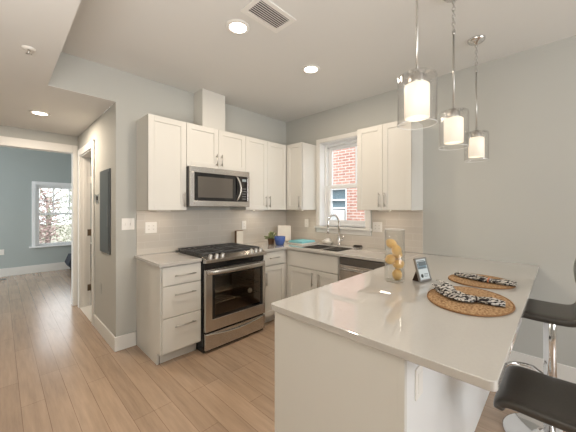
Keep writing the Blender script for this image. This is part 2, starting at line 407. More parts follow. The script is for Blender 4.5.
# bathroom door, swung open into the bathroom
d1 = thing('door_1', 'white bathroom door swung open with bronze hinges', 'door', (XE+.12, DY1-.03, 0), None, 'structure')
mb = MB().box(XE+.13, XE+.88, DY1-.042, DY1-.006, .012, DZ-.02, .002)
mb.build('door_leaf', M['trim'], d1)
mb = MB().box(XE+.0005, XE+.1145, DY1-.018, DY1-.0005, .001, DZ-.018).box(XE+.0005, XE+.1145, DY0+.0005, DY0+.018, .001, DZ-.018).box(XE+.0005, XE+.1145, DY0+.0005, DY1-.0005, DZ-.018, DZ-.0005)
mb.box(XE+.035, XE+.075, DY1-.030, DY1-.018, .001, DZ-.018).build('door_jamb', M['trim'], d1)
for z in (.27, 1.05, 1.80):
    MB().box(XE+.078, XE+.118, DY1-.0215, DY1-.018, z-.045, z+.045).tube([(XE+.121, DY1-.022, z-.05), (XE+.121, DY1-.022, z+.05)], .007, 8).build('hinge', M['hinge'] if z < 1.7 else M['plate'], d1)
struct(MB().box(XE-.01, XE+.125, DY0+.019, DY1-.019, 0, .012, .003), 'trim_3', M['marble'], 'pale marble threshold in the bathroom doorway', 'threshold')

# ---- kitchen window
wn = thing('window_1', 'white kitchen sash window over the sink looking onto brick', 'window', (0, (WY0+WY1)/2, WZ0), None, 'structure')
m = MB(); xo = .15
# deep reveal lining
m.box(.0005, .235, WY0+.0005, WY0+.012, WZ0, WZ1-.0005).box(.0005, .235, WY1-.012, WY1-.0005, WZ0, WZ1-.0005).box(.0005, .235, WY0+.012, WY1-.012, WZ1-.012, WZ1-.0005)
m.build('reveal', M['vinyl'], wn)
m = MB(); cy0, cy1 = WY0-.062, WY1+.046
m.box(-.018, -.0005, WY1-.004, cy1, WZ0, WZ1+.05, .003).box(-.018, -.0005, cy0, WY0+.004, WZ0, WZ1+.05, .003).box(-.018, -.0005, WY0+.004, WY1-.004, WZ1-.004, WZ1+.05, .003)
m.build('casing', M['trim'], wn)
MB().box(-.045, .235, cy0-.018, cy1+.018, WZ0-.028, WZ0, .004).build('sill', M['trim'], wn)
MB().box(-.016, -.0005, cy0, cy1, WZ0-.088, WZ0-.028, .003).build('apron', M['trim'], wn)
def sash(x, y0, y1, z0, z1, parent, st=.05, rail=.06, muntins=()):
    s_ = MB(); s_.box(x-.018, x+.018, y0, y0+st, z0, z1, .003).box(x-.018, x+.018, y1-st, y1, z0, z1, .003)
    s_.box(x-.018, x+.018, y0+st, y1-st, z0, z0+rail, .003).box(x-.018, x+.018, y0+st, y1-st, z1-.045, z1, .003)
    for yy in muntins: s_.box(x-.009, x+.009, yy-.009, yy+.009, z0+rail, z1-.045)
    o = s_.build('sash', M['vinyl'], parent)
    MB().box(x-.002, x+.002, y0+st-.004, y1-st+.004, z0+rail-.004, z1-.041).build('pane', M['glass'], o)
jy0, jy1 = WY0+.012, WY1-.012
m = MB().box(.11, .22, jy0, jy0+.03, WZ0+.0005, WZ1-.013).box(.11, .22, jy1-.03, jy1, WZ0+.0005, WZ1-.013).box(.11, .22, jy0+.03, jy1-.03, WZ1-.045, WZ1-.013).box(.11, .22, jy0+.03, jy1-.03, WZ0+.0005, WZ0+.025)
m.build('window_frame', M['vinyl'], wn)
sash(.145, jy0+.03, jy1-.03, WZ0+.025, 1.715, wn)
sash(.185, jy0+.03, jy1-.03, 1.67, WZ1-.045, wn, muntins=(WY0+.25,))

# ---- bedroom window
wb = thing('window_2', 'tall white bedroom window with a gridded upper sash', 'window', ((BX0+BX1)/2, BY, BZ0), None, 'structure')
m = MB(); m.box(BX0-.055, BX0+.004, BY-.018, BY-.0005, BZ0, BZ1+.065, .003).box(BX1-.004, BX1+.08, BY-.018, BY-.0005, BZ0, BZ1+.065, .003).box(BX0+.004, BX1-.004, BY-.018, BY-.0005, BZ1-.004, BZ1+.065, .003)
m.build('casing', M['vinyl'], wb)
MB().box(BX0-.1, BX1+.1, BY-.05, BY+.19, BZ0-.03, BZ0, .004).build('sill', M['vinyl'], wb)
m = MB().box(BX0+.0005, BX0+.03, BY+.03, BY+.14, BZ0, BZ1-.0005).box(BX1-.03, BX1-.0005, BY+.03, BY+.14, BZ0, BZ1-.0005).box(BX0+.03, BX1-.03, BY+.03, BY+.14, BZ1-.03, BZ1-.0005)
m.build('window_frame', M['vinyl'], wb)
def sash_y(y, x0, x1, z0, z1, parent, grid):
    s_ = MB(); st = .04
    s_.box(x0, x0+st, y-.015, y+.015, z0, z1).box(x1-st, x1, y-.015, y+.015, z0, z1).box(x0+st, x1-st, y-.015, y+.015, z0, z0+.045).box(x0+st, x1-st, y-.015, y+.015, z1-.04, z1)
    if grid:
        for k in (1, 2): xx = x0+(x1-x0)*k/3; s_.box(xx-.009, xx+.009, y-.008, y+.008, z0+.045, z1-.04)
        zz = (z0+z1)/2; s_.box(x0+st, x1-st, y-.0075, y+.0075, zz-.009, zz+.009)
    o = s_.build('sash', M['vinyl'], parent)
    MB().box(x0+st-.004, x1-st+.004, y-.002, y+.002, z0+.041, z1-.036).build('pane', M['glass'], o)
sash_y(BY+.06, BX0+.03, BX1-.03, BZ0+.001, 1.295, wb, False)
sash_y(BY+.10, BX0+.03, BX1-.03, 1.25, BZ1-.031, wb, True)

# ---- backsplash
struct(MB().box(-2.18, -.008, -.008, -.0005, .915, 1.371), 'trim_4', M['tileA'], 'glossy grey tile backsplash behind the range', 'backsplash')
bs = MB().cells([-2.053, cy0-.02, cy1+.02, -.0005], [.915, WZ0-.09, 1.371], lambda i, j: not (i == 1 and j == 1), 'yz', -.008, -.0005)
struct(bs, 'trim_5', M['tileB'], 'glossy grey tile backsplash under the kitchen window', 'backsplash')

# ------------------------------------------------------------------ upper cabinets
def upper(fr, u0, u1, z0, z1, dep, doors, label, dx=0.):
    t = thing('wall_cabinet', label, 'cabinet', fr.p((u0+u1)/2, dep/2, z0), 'white shaker wall cabinets')
    fr.box(MB(), u0+.001, u1-.001, .0005, dep, z0, z1, .001).build('body', M['cab'], t)
    fr.box(MB(), u0+.02, u1-.02, .02, dep-.02, z0-.002, z0).build('underside', M['cabin'], t)
    n = len(doors); wd = (u1-u0-dx)/n
    for k, hs in enumerate(doors):
        a, b = u0+dx+k*wd+.0015, u0+dx+(k+1)*wd-.0015
        d = shaker(fr, MB(), a, b, dep+.001, z0+.002, z1-.002).build('door', M['cab'], t)
        hu = a+.03 if hs == 'L' else b-.03
        bar_handle(fr, hu, z0+.035, hu, z0+.185 if z1-z0 > .6 else z0+.165, dep+.021, d)
    return t
Z0, Z1, DP = 1.372, 2.286, .305
upper(FA, -2.18, -1.803, Z0, Z1, DP, ['R'], 'tall single-door white wall cabinet left of the microwave')
upper(FA, -1.802, -1.041, 1.832, Z1, DP, ['R', 'L'], 'short two-door white wall cabinet directly over the microwave')
upper(FA, -1.04, -.33, Z0, Z1, DP, ['R', 'L'], 'two-door white wall cabinet right of the microwave')
upper(FB, .012, .615, Z0, Z1, DP, ['R'], 'white corner wall cabinet left of the kitchen window', dx=.322)
upper(FB, 1.450, 2.053, Z0, Z1, DP, ['R', 'L'], 'two-door white wall cabinet right of the kitchen window')
dc = MB().box(-1.555, -1.255, -.205, -.0005, Z1+.0005, H-.0005, .002)
tag(dc.build('duct_chase', M['cab']), 'white boxed duct chase rising from the cabinet over the microwave to ceiling', 'duct cover')

# under cabinet LED strips
def strip(fr, u0, u1, label):
    t = thing('under_cabinet_light', label, 'light', fr.p((u0+u1)/2, .2, Z0-.016), 'under-cabinet light bars')
    fr.box(fr.box(MB(), u0, u1, .17, .215, Z0-.009, Z0-.0025), u0, u1, .2105, .215, Z0-.0115, Z0-.009).build('housing', M['plate'], t)
    fr.box(MB(), u0+.01, u1-.01, .175, .21, Z0-.0096, Z0-.009).build('diffuser', M['strip'], t)
strip(FA, -2.06, -1.92, 'slim light bar under the wall cabinet left of the microwave')
strip(FA, -.80, -.64, 'slim light bar under the wall cabinet right of the microwave')
strip(FB, .40, .52, 'slim light bar under the corner wall cabinet left of the window')
strip(FB, 1.655, 1.785, 'slim light bar under the wall cabinet right of the window')

# ------------------------------------------------------------------ microwave
t = thing('microwave', 'stainless over-the-range microwave with curved handle', 'microwave', (-1.42, -.2, 1.41))
x0, x1, z0, z1, yf = -1.80, -1.043, 1.412, 1.829, .375
FA.box(MB(), x0, x1, .0005, yf, z0, z1, .003).build('body', M['black'], t)
d = FA.box(FA.box(FA.box(FA.box(MB(), x0, x1, yf, yf+.03, z1-.062, z1, .003), x0, x0+.045, yf, yf+.03, z0, z1-.062, .003), x0+.045, x1, yf, yf+.03, z0, z0+.06, .003), x1-.028, x1, yf, yf+.03, z0+.06, z1-.062, .003).build('front_frame', M['steel'], t)
dr = FA.box(MB(), x0+.045, x1-.16, yf, yf+.024, z0+.06, z1-.062, .002).build('door', M['blackg'], t)
FA.box(MB(), x0+.085, x1-.24, yf+.024, yf+.026, z0+.095, z1-.10, .001).build('window', M['mwglass'], dr)
hp = []
for k in range(13):
    a = k/12; hp.append(FA.p(x1-.185+.030*math.sin(a*PI), yf+.024+.045*math.sin(a*PI)**.6, z0+.068+a*(z1-z0-.138)))
MB().tube(hp, [.012]*13, 10).build('handle', M['steel'], dr)
cp = FA.box(MB(), x1-.158, x1-.028, yf, yf+.025, z0+.06, z1-.062, .002).build('control_panel', M['blackg'], t)
FA.box(MB(), x1-.105, x1-.045, yf+.025, yf+.026, z1-.12, z1-.09).build('display', pmat('display', (.25, .3, .32), .2), cp)
mb = MB()
for r in range(5):
    for c in range(3): FA.box(mb, x1-.10+c*.02, x1-.088+c*.02, yf+.025, yf+.0262, z0+.085+r*.03, z0+.097+r*.03)
mb.build('buttons', pmat('button_grey', (.2, .2, .2), .5), cp)
FA.box(MB(), x0+.02, x1-.02, .05, yf-.02, z0-.006, z0, .002).build('underside_vent', M['steeld'], t)

# ------------------------------------------------------------------ base cabinets
CT = .914; CB = .884
# three-drawer cabinet
t = thing('drawer_cabinet', 'white three-drawer base cabinet left of the range', 'cabinet', (-1.99, -.3, 0))
FA.box(FA.box(MB(), -2.178, -1.803, .0005, .608, .105, CB-.0005, .001), -2.15, -1.803, .0005, .53, 0, .105).build('body', M['cab'], t)
FA.box(FA.box(MB(), -2.18, -2.161, .0005, .535, 0, .105), -2.18, -2.178, .0005, .608, .105, CB-.001).build('end_panel', M['cab'], t)
for za, zb in ((.118, .418), (.424, .700), (.706, .872)):
    d = FA.box(MB(), -2.168, -1.805, .609, .629, za, zb, .0025).build('drawer', M['cab'], t)
    hz = zb-.08 if zb < .8 else (za+zb)/2
    bar_handle(FA, -2.068, hz, -1.868, hz, .629, d)
# drawer + door cabinet, right of the range
t = thing('base_cabinet', 'white base cabinet with one drawer and one door right of the range', 'cabinet', (-.8, -.3, 0), 'white base cabinets')
FA.box(FA.box(MB(), -1.037, -.012, .0005, .608, .105, CB-.0005, .001), -1.037, -.60, .0005, .53, 0, .105).build('body', M['cab'], t)
d = FA.box(MB(), -1.02, -.66, .609, .629, .715, .872, .0025).build('drawer', M['cab'], t); bar_handle(FA, -.93, .80, -.77, .80, .629, d)
d = shaker(FA, MB(), -1.02, -.66, .609, .118, .705).build('door', M['cab'], t); bar_handle(FA, -.985, .49, -.985, .65, .629, d)
# sink base
t = thing('base_cabinet', 'white two-door sink cabinet below the kitchen window', 'cabinet', (-.3, -1.03, 0), 'white base cabinets')
mb = MB()
FB.box(mb, .612, 1.40, .565, .608, .105, CB-.0005, .001); FB.box(mb, .612, 1.40, .0005, .565, .105, .65); FB.box(mb, .612, 1.40, .0005, .53, 0, .105)
mb.build('body', M['cab'], t)
FB.box(MB(), .66, 1.395, .609, .629, .685, .872, .0025).build('false_front', M['cab'], t)
for a, b, hs in ((.66, 1.099, 'R'), (1.102, 1.395, 'L')):
    d = shaker(FB, MB(), a, b, .609, .118, .678).build('door', M['cab'], t)
    hu = a+.045 if hs == 'L' else b-.045
    bar_handle(FB, hu, .49, hu, .655, .629, d)
# dishwasher
t = thing('dishwasher', 'stainless dishwasher right of the sink cabinet, half hidden by the peninsula', 'dishwasher', (-.3, -1.71, 0))
FB.box(MB(), 1.405, 2.01, .02, .60, .02, CB-.001, .002).build('body', M['black'], t)
d = FB.box(MB(), 1.412, 2.005, .60, .63, .11, .80, .004).build('door', M['steel'], t)
mb = MB().tube([FB.p(1.44, .63, .755), FB.p(1.45, .662, .755), FB.p(1.97, .662, .755), FB.p(1.98, .63, .755)], .011, 10); mb.build('handle', M['steel'], d)
FB.box(MB(), 1.412, 2.005, .60, .625, .803, .872, .004).build('control_panel', M['steeld'], t)
# peninsula cabinet
t = thing('peninsula_cabinet', 'white peninsula base cabinet carrying the breakfast bar', 'cabinet', (-1.1, -2.4, 0))
mb = MB().box(-2.168, -.0005, -2.705, -2.09, .105, CB-.0005, .001).box(-2.168, -.0005, -2.705, -2.15, 0, .105)
mb.build('body', M['cab'], t)
MB().box(-2.188, -2.169, -2.70, -2.072, 0, CB-.0005, .0015).box(-2.1895, -2.169, -2.722, -2.696, 0, CB-.0005, .0015).build('end_panel', M['cab'], t)
MB().box(-2.168, -.016, -2.721, -2.706, 0, CB-.0005, .0015).build('back_panel', pmat('peninsula_back_paint', (.80, .80, .79), .3), t)
for k in range(3):
    a = 2.14-(k+1)*.48
    d = shaker(FP, MB(), a, a+.475, .611, .118, .872).build('door', M['cab'], t); bar_handle(FP, a+.04, .62, a+.04, .78, .631, d)
o = thing('outlet', 'white outlet on the peninsula back panel under the overhang', 'outlet', (-2.06, -2.722, .74), 'white wall outlets and switches')
MB().box(-2.095, -2.025, -2.727, -2.7215, .685, .80, .002).build('plate', M['plate'], o)
MB().box(-2.078, -2.042, -2.729, -2.727, .705, .78, .002).build('receptacle', M['plate'], o)

# ------------------------------------------------------------------ countertops
def top(mb, name, label, bev=.003):
    return tag(mb.build(name, M['quartz'], None, bev), label, 'countertop')
top(MB().box(-2.203, -1.8045, -.648, -.0085, CB, CT), 'countertop', 'short pale quartz countertop on the drawer cabinet')
SX0, SX1, SY0, SY1 = -.555, -.15, -1.34, -.75
xs = [-1.036, -.648, SX0, SX1, -.0085]; ys = [-2.058, SY0, SY1, -.648, -.0085]
def lm(i, j):
    if j == 3: return True
    if i == 0: return False
    if i == 2 and j == 1: return False
    return True
top(MB().cells(xs, ys, lm, 'xy', CB, CT), 'countertop', 'pale quartz corner countertop around the sink')
# peninsula slab with rounded free corners
def rr(x0, x1, y0, y1, r):
    pts = [(x1, y1)]
    for cx, cy, a0 in ((x0+r, y1-r, 90), (x0+r, y0+r, 180)):
        for k in range(7):
            a = math.radians(a0+k*15); pts.append((cx+r*math.cos(a), cy+r*math.sin(a)))
    pts.append((x1, y0)); return pts
top(MB().prism(rr(-2.212, -.001, -2.98, -2.0595, .022), 'z', CB, CT), 'peninsula_countertop', 'large pale quartz breakfast bar top with placemats and vase')

# sink + faucet
t = thing('sink', 'stainless double-bowl undermount sink below the window', 'sink', ((SX0+SX1)/2, (SY0+SY1)/2, .70))
mb = MB(); ym = (SY0+SY1)/2
def bowl(ya, yb):
    m = MB(); x0, x1, zb, zt = SX0+.002, SX1-.002, .70, CT-.012
    m.box(x0, x1, ya, yb, zb, zb+.004); m.box(x0, x0+.004, ya, yb, zb+.004, zt); m.box(x1-.004, x1, ya, yb, zb+.004, zt)
    m.box(x0+.004, x1-.004, ya, ya+.004, zb+.004, zt); m.box(x0+.004, x1-.004, yb-.004, yb, zb+.004, zt)
    o = m.build('bowl', M['steel'], t)
    MB().lathe(((x0+x1)/2, (ya+yb)/2, zb+.0045), [(0, .003), (.035, .003), (.042, 0)], 20).build('drain', M['steeld'], o)
bowl(SY0+.002, ym-.012); bowl(ym+.012, SY1-.002)
MB().box(SX0+.002, SX1-.002, ym-.012, ym+.012, .80, CT-.014, .004).build('divider', M['steel'], t)
t = thing('faucet', 'tall chrome gooseneck faucet behind the sink', 'faucet', (-.085, -1.045, CT))
MB().lathe((-.085, -1.045, CT+.0005), [(0, 0), (.027, 0), (.027, .006), (.021, .012), (.021, .085), (.017, .10), (0, .10)], 20).build('base', M['chrome'], t)
pts = [(-.085, -1.045, CT+.09), (-.085, -1.045, CT+.29)]
cx = -.19
for k in range(1, 14):
    a = PI*k/13*1.03; pts.append((-.19+.105*math.cos(a), -1.045+.02*k/13, CT+.29+.105*math.sin(a)))
q = pts[-1]; pts.append((q[0]-.003, q[1], q[2]-.05)); q = pts[-1]
sp = MB().tube(pts, .0125, 12).build('spout', M['chrome'], t)
MB().tube([q, (q[0]-.002, q[1], q[2]-.07)], .016, 12).build('spray_head', M['chrome'], sp)
MB().tube([(-.085, -1.06, CT+.065), (-.085, -1.10, CT+.072)], .012, 10).tube([(-.085, -1.095, CT+.072), (-.078, -1.115, CT+.135)], [.007, .005], 8).build('handle', M['chrome'], t)

# ------------------------------------------------------------------ range
rx0, rx1 = -1.799, -1.042
t = thing('gas_range', 'stainless slide-in gas range with black grates and oven window', 'range', ((rx0+rx1)/2, -.34, 0)); rng = t
mb = MB()   # hollow black carcass
mb.box(rx0, rx0+.03, -.63, -.02, .0, .895).box(rx1-.03, rx1, -.63, -.02, .0, .895).box(rx0+.03, rx1-.03, -.06, -.02, .0, .895).box(rx0+.03, rx1-.03, -.63, -.06, .0, .27).box(rx0+.03, rx1-.03, -.63, -.06, .80, .895)
mb.build('body', M['black'], t)
mb = MB().box(rx0+.0305, rx1-.0305, -.62, -.0605, .271, .275).box(rx0+.0305, rx0+.036, -.62, -.0605, .276, .795).box(rx1-.036, rx1-.0305, -.62, -.0605, .276, .795).box(rx0+.037, rx1-.037, -.066, -.0605, .276, .795).build('oven_cavity', M['ovenin'], t)
for z in (.44, .55):
    r_ = MB()
    for k in range(9): y = -.60+k*.06; r_.tube([(rx0+.04, y, z), (rx1-.04, y, z)], .004 if k else .006, 6)
    r_.tube([(rx0+.05, -.60, z), (rx0+.05, -.12, z)], .004, 6).tube([(rx1-.05, -.60, z), (rx1-.05, -.12, z)], .004, 6)
    r_.build('oven_rack', M['chrome'], t)
MB().tube([(rx1-.13, -.56, .46), (rx1-.13, -.545, .46)], .028, 18).build('oven_thermometer', M['plate'], t)
# door: frame with opening
wx0, wx1, wz0, wz1 = -1.722, -1.083, .315, .745
d = MB().cells([rx0+.006, wx0, wx1, rx1-.006], [.205, wz0, wz1, .80], lambda i, j: not (i == 1 and j == 1), 'xz', -.672, -.635).build('oven_door', M['steel'], t, .003)
MB().box(wx0-.001, wx1+.001, -.668, -.664, wz0-.001, wz1+.001).build('window', M['ovenglass'], d)
MB().cells([wx0, wx0+.03, wx1-.03, wx1], [wz0, wz0+.03, wz1-.02, wz1], lambda i, j: not (i == 1 and j == 1), 'xz', -.6695, -.6682).build('window_border', M['blackg'], d)
hp = []
for k in range(15):
    a = k/14; hp.append((rx0+.02+a*(rx1-rx0-.04), -.672-.055*math.sin(a*PI)**.35 if 0 < a < 1 else -.67, .775))
MB().ribbon(hp, .042, .018, (0, 0, 1), 12, .6).build('handle', M['steel'], d)
d = MB().box(rx0+.006, rx1-.006, -.668, -.635, .03, .186, .004).build('drawer', M['steel'], t)
hp = [(rx0+.012+k/14*(rx1-rx0-.024), -.668-.014*math.sin(k/14*PI), .180-.034*math.sin(k/14*PI)) for k in range(15)]
MB().ribbon(hp, .016, .012, (0, 0, 1), 10, .6).build('pull', M['steel'], d)
MB().box(rx0+.004, rx1-.004, -.645, -.631, .805, .862, .002).build('vent_panel', M['blackg'], t)
cp = MB().prism([(-.632, .862), (-.690, .868), (-.693, .90), (-.60, .93), (-.60, .897)], 'x', rx0, rx1).build('control_panel', M['steel'], t, .003)
for kx in (-1.735, -1.665, -1.60, -1.235, -1.17, -1.105):
    k_ = MB().lathe((0, 0, 0), [(0, .034), (.014, .034), (.018, .030), (.020, .004), (.024, 0), (0, 0)], 18)
    k_.xform(Matrix.Translation((kx, -.652, .9125)) @ Matrix.Rotation(math.radians(18), 4, 'X'))
    k_.build('knob', M['nickel'], t)
ck = MB().box(rx0-.0035, rx1+.0035, -.60, -.03, .9145, .926, .003).build('cooktop', M['black'], t)
for i in range(3):
    a = rx0+.02+i*.2405; b = a+.236; g = MB(); z = .952
    for xx in (a+.008, b-.008): g.box(xx-.007, xx+.007, -.59, -.05, z-.012, z, .002)
    for yy in (-.583, -.32, -.057): g.box(a+.0155, b-.0155, yy-.007, yy+.007, z-.012, z, .002)
    for k in range(3):
        xx = a+.055+k*.063; g.box(xx-.005, xx+.005, -.575, -.328, z-.010, z+.001, .002); g.box(xx-.005, xx+.005, -.312, -.065, z-.010, z+.001, .002)
    for xx in (a+.008, b-.008):
        for yy in (-.58, -.06): g.box(xx-.006, xx+.006, yy-.006, yy+.006, .9265, z-.012)
    g.build('grate', M['iron'], t)
for bx, by in ((-1.68, -.46), (-1.68, -.18), (-1.42, -.32), (-1.16, -.46), (-1.16, -.18)):
    MB().lathe((bx, by, .9265), [(0, .013), (.03, .013), (.034, .009), (.034, .004), (.045, .003), (.045, 0), (0, 0)], 20).build('burner', M['iron'], t)

rng.location += Vector((.004, -.020, 0))
# ------------------------------------------------------------------ outlets, switches
GO = 'white wall outlets and switches'
def plate(fr, u, z, n, label, kind='outlet', d0=.0085, wx=None):
    wdt = wx or (.07+.046*(n-1)); t = thing(kind, label, 'outlet' if kind == 'outlet' else 'switch', fr.p(u, d0, z), GO)
    fr.box(MB(), u-wdt/2, u+wdt/2, d0, d0+.006, z-.058, z+.058, .002).build('plate', M['plate'], t)
    for k in range(n):
        uu = u+(k-(n-1)/2)*.046
        if kind == 'outlet':
            r_ = fr.box(MB(), uu-.017, uu+.017, d0+.006, d0+.008, z-.034, z+.034, .001).build('receptacle', M['plate'], t)
            for zz in (z-.018, z+.018):
                fr.box(MB(), uu-.007, uu+.007, d0+.008, d0+.0084, zz-.005, zz+.005).build('socket', M['board'], r_)
        else:
            fr.box(MB(), uu-.005, uu+.005, d0+.006, d0+.016, z-.012, z+.012, .002).build('toggle', M['plate'], t)
plate(FA, -2.257, 1.235, 2, 'double white light switch on the wall left of the cabinets', 'light_switch', .0005)
plate(FA, -2.04, 1.19, 2, 'double white outlet on the backsplash left of the range')
plate(FA, -.83, 1.165, 1, 'white outlet on the backsplash above the cream box')
plate(FB, .432, 1.178, 1, 'white outlet on the backsplash left of the window')
plate(FB, 1.541, 1.17, 2, 'white outlet on the backsplash right of the window')
FH = Fr('A')
# hall wall (faces -x): boxes given directly
t = thing('outlet', 'wall-coloured outlet low on the hallway wall under the electrical panel', 'outlet', (XE-.0005, .571, .504))
MB().box(XE-.006, XE-.0005, .536, .606, .446, .562, .002).build('plate', M['wall'], t)
MB().box(XE-.008, XE-.006, .554, .588, .47, .538, .001).build('receptacle', M['wall'], t)
t = thing('electrical_panel', 'grey electrical breaker panel set in the hallway wall', 'electrical panel', (XE, .36, 1.36))
MB().cells([.175, .205, .545, .575], [.92, .95, 1.77, 1.80], lambda i, j: not (i == 1 and j == 1), 'yz', XE-.012, XE-.0005).build('frame', M['panelgrey'], t, .002)
dd = MB().box(XE-.016, XE-.0006, .2055, .5445, .9505, 1.7695, .002).build('door', M['panelgrey'], t)
MB().box(XE-.020, XE-.016, .222, .240, 1.20, 1.42, .002).build('latch', M['steeld'], dd)
t = thing('thermostat', 'brushed metal control plate on the hallway wall beside the bathroom door', 'wall control', (XE, .74, 1.47))
MB().box(XE-.007, XE-.0005, .665, .735, 1.45, 1.56, .002).build('plate', M['nickel'], t)
MB().box(XE-.018, XE-.007, .69, .71, 1.485, 1.53, .002).build('toggle', M['darkbrown'], t)
MB().box(XE-.014, XE-.0005, .770, .825, 1.47, 1.55, .003).build('dial_box', M['nickel'], t)

# ------------------------------------------------------------------ ceiling fixtures
def recessed(x, y, z, label, power):
    t = thing('recessed_light', label, 'ceiling light', (x, y, z), 'round recessed ceiling lights')
    MB().lathe((x, y, z), [(.064, -.0005), (.090, -.0005), (.088, -.006), (.064, -.008), (.064, -.0005)], 32).build('trim_ring', M['trim'], t)
    MB().lathe((x, y, z), [(0, -.0045), (.0635, -.0045), (.0635, -.0015), (0, -.0015)], 32).build('lens', M['led'], t)
    o = area_light('recessed_light_beam', (x, y, z-.012), (0, 0, 0), .14, .14, power, WARM, 'DISK')
    o.parent = t; o.location = (0, 0, -.012)
recessed(-1.908, -1.372, H, 'round recessed ceiling light beside the louvred vent', 11)
recessed(-1.038, -1.362, H, 'round recessed ceiling light nearer the kitchen window', 11)
recessed(-2.846, .957, H2, 'round recessed light in the hallway ceiling', 22)
t = thing('ceiling_vent', 'white louvred air vent in the kitchen ceiling', 'vent', (-1.83, -1.66, H))
vx0, vx1, vy0, vy1 = -2.004, -1.664, -1.745, -1.53
MB().cells([vx0, vx0+.035, vx1-.035, vx1], [vy0, vy0+.035, vy1-.035, vy1], lambda i, j: not (i == 1 and j == 1), 'xy', H-.010, H-.0005).build('frame', M['trim'], t, .003)
MB().box(vx0+.036, vx1-.036, vy0+.036, vy1-.036, H-.003, H-.0005).build('backing', M['slot'], t)
n = 8
for k in range(n):
    y = vy0+.045+k*(vy1-vy0-.09)/(n-1)
    MB().add([(vx0+.036, y-.006, H-.0095), (vx1-.036, y-.006, H-.0095), (vx1-.036, y+.006, H-.0035), (vx0+.036, y+.006, H-.0035),
              (vx0+.036, y-.0045, H-.0105), (vx1-.036, y-.0045, H-.0105), (vx1-.036, y+.0075, H-.0045), (vx0+.036, y+.0075, H-.0045)],
             [(0, 1, 2, 3), (4, 5, 6, 7), (0, 1, 5, 4), (2, 3, 7, 6), (0, 3, 7, 4), (1, 2, 6, 5)]).build('slat', M['trim'], t)
t = thing('fire_sprinkler', 'small white fire sprinkler on the lower hallway ceiling', 'sprinkler', (-3.02, -.63, H2))
MB().lathe((-3.02, -.63, H2), [(0, -.0005), (.035, -.0005), (.033, -.006), (.012, -.010), (0, -.010)], 24).build('escutcheon', M['plate'], t)
MB().tube([(-3.02, -.63, H2-.010), (-3.02, -.63, H2-.035)], .007, 8).lathe((-3.02, -.63, H2-.04), [(0, 0), (.016, 0), (.016, .003), (0, .003)], 16).build('head', M['nickel'], t)

# ------------------------------------------------------------------ pendants
def pendant(px, py, label):
    t = thing('pendant_light', label, 'pendant lamp', (px, py, 1.775), 'glass cylinder pendants over the breakfast bar')
    MB().lathe((px, py, H), [(0, -.0005), (.062, -.0005), (.062, -.010), (.052, -.022), (.016, -.030), (.012, -.042), (0, -.042)], 28).build('canopy', M['chrome'], t)
    ch = MB(); zt, zb = H-.040, 2.495; nl = 9; st = (zt-zb)/nl
    for k in range(nl):
        c = Vector((px, py, zt-(k+.5)*st)); pts = []
        for j in range(16):
            a = 2*PI*j/16; u_, v_ = .0085*math.cos(a), (st/2+.0035)*math.sin(a)
            pts.append(c+Vector((u_ if k % 2 else 0, 0 if k % 2 else u_, v_)))
        ch.tube(pts, .0022, 6, True)
    ch.tube([(px+.006*math.cos(j*.8), py+.006*math.sin(j*.8), zt-(zt-zb)*j/30) for j in range(31)], .0012, 5)
    ch.build('chain', M['nickel'], t)
    MB().tube([(px, py, 2.50), (px, py, 2.02)], .0055, 10).lathe((px, py, 2.497), [(0, .012), (.006, .010), (.009, 0), (.006, -.010), (0, -.012)], 12).build('rod', M['nickel'], t)
    MB().lathe((px, py, 1.96), [(0, .062), (.012, .060), (.014, .048), (.034, .040), (.036, .012), (.036, -.003), (0, -.003)], 24).build('socket_cap', M['nickel'], t)
    zb = 1.775
    MB().lathe((px, py, zb), [(.084, .002), (.084, .212), (.081, .222), (.074, .227), (.036, .229), (.0355, .226), (.073, .224), (.0785, .219), (.081, .211), (.081, .002), (.084, .002)], 40).build('outer_glass', M['shadeglass'], t)
    MB().tube([(px+.0825*math.cos(2*PI*k/40), py+.0825*math.sin(2*PI*k/40), zb+.001) for k in range(40)], .0016, 6, True).build('glass_rim', M['glassrim'], t)
    MB().lathe((px, py, zb), [(.050, .03), (.054, .03), (.054, .176), (.048, .183), (0, .183), (0, .180), (.047, .179), (.050, .173), (.050, .03)], 32).build('inner_shade', M['frost'], t)
    MB().lathe((px, py, zb), [(0, .05), (.018, .055), (.028, .075), (.028, .09), (.014, .115), (.014, .175), (0, .175)], 18).build('bulb', pmat('bulb_glow', (.9, .85, .75), .4, emit=(1., .85, .62), estr=1.2), t)
pendant(-1.814, -2.63, 'nearest and largest-looking of the three glass cylinder pendants')
pendant(-1.153, -2.62, 'middle one of the three glass cylinder pendants')
pendant(-.48, -2.62, 'farthest glass pendant, closest to the right wall')

# ------------------------------------------------------------------ things on the peninsula
vx, vy = -1.347, -2.324
t = thing('vase', 'tall clear glass cylinder vase filled with lemons', 'vase', (vx, vy, CT))
MB().lathe((vx, vy, CT+.0005), [(0, 0), (.060, 0), (.0625, .004), (.0625, .338), (.0595, .338), (.0590, .016), (0, .016)], 40).build('glass_cylinder', M['vaseglass'], t)
R_ = Vector((math.sin(YAW), -math.cos(YAW), 0)); F_ = Vector((math.cos(YAW), math.sin(YAW), 0))
MB().tube([(vx+.061*math.cos(2*PI*k/40), vy+.061*math.sin(2*PI*k/40), CT+.339) for k in range(40)], .0015, 6, True).build('rim', M['glassrim'], t)
lem = [(.017, .0, .957, 0, 'bottom lemon in the glass vase'), (.023, -.006, 1.026, 80, 'second lemon up in the vase, at the right'), (-.027, .004, 1.056, 65, 'lemon against the left side of the vase, mid height'),
       (.024, .014, 1.088, 75, 'lemon at the right side of the vase behind another'), (.004, -.022, 1.120, 20, 'lemon just below the topmost one in the vase'), (-.018, .008, 1.158, 60, 'topmost lemon in the glass vase')]
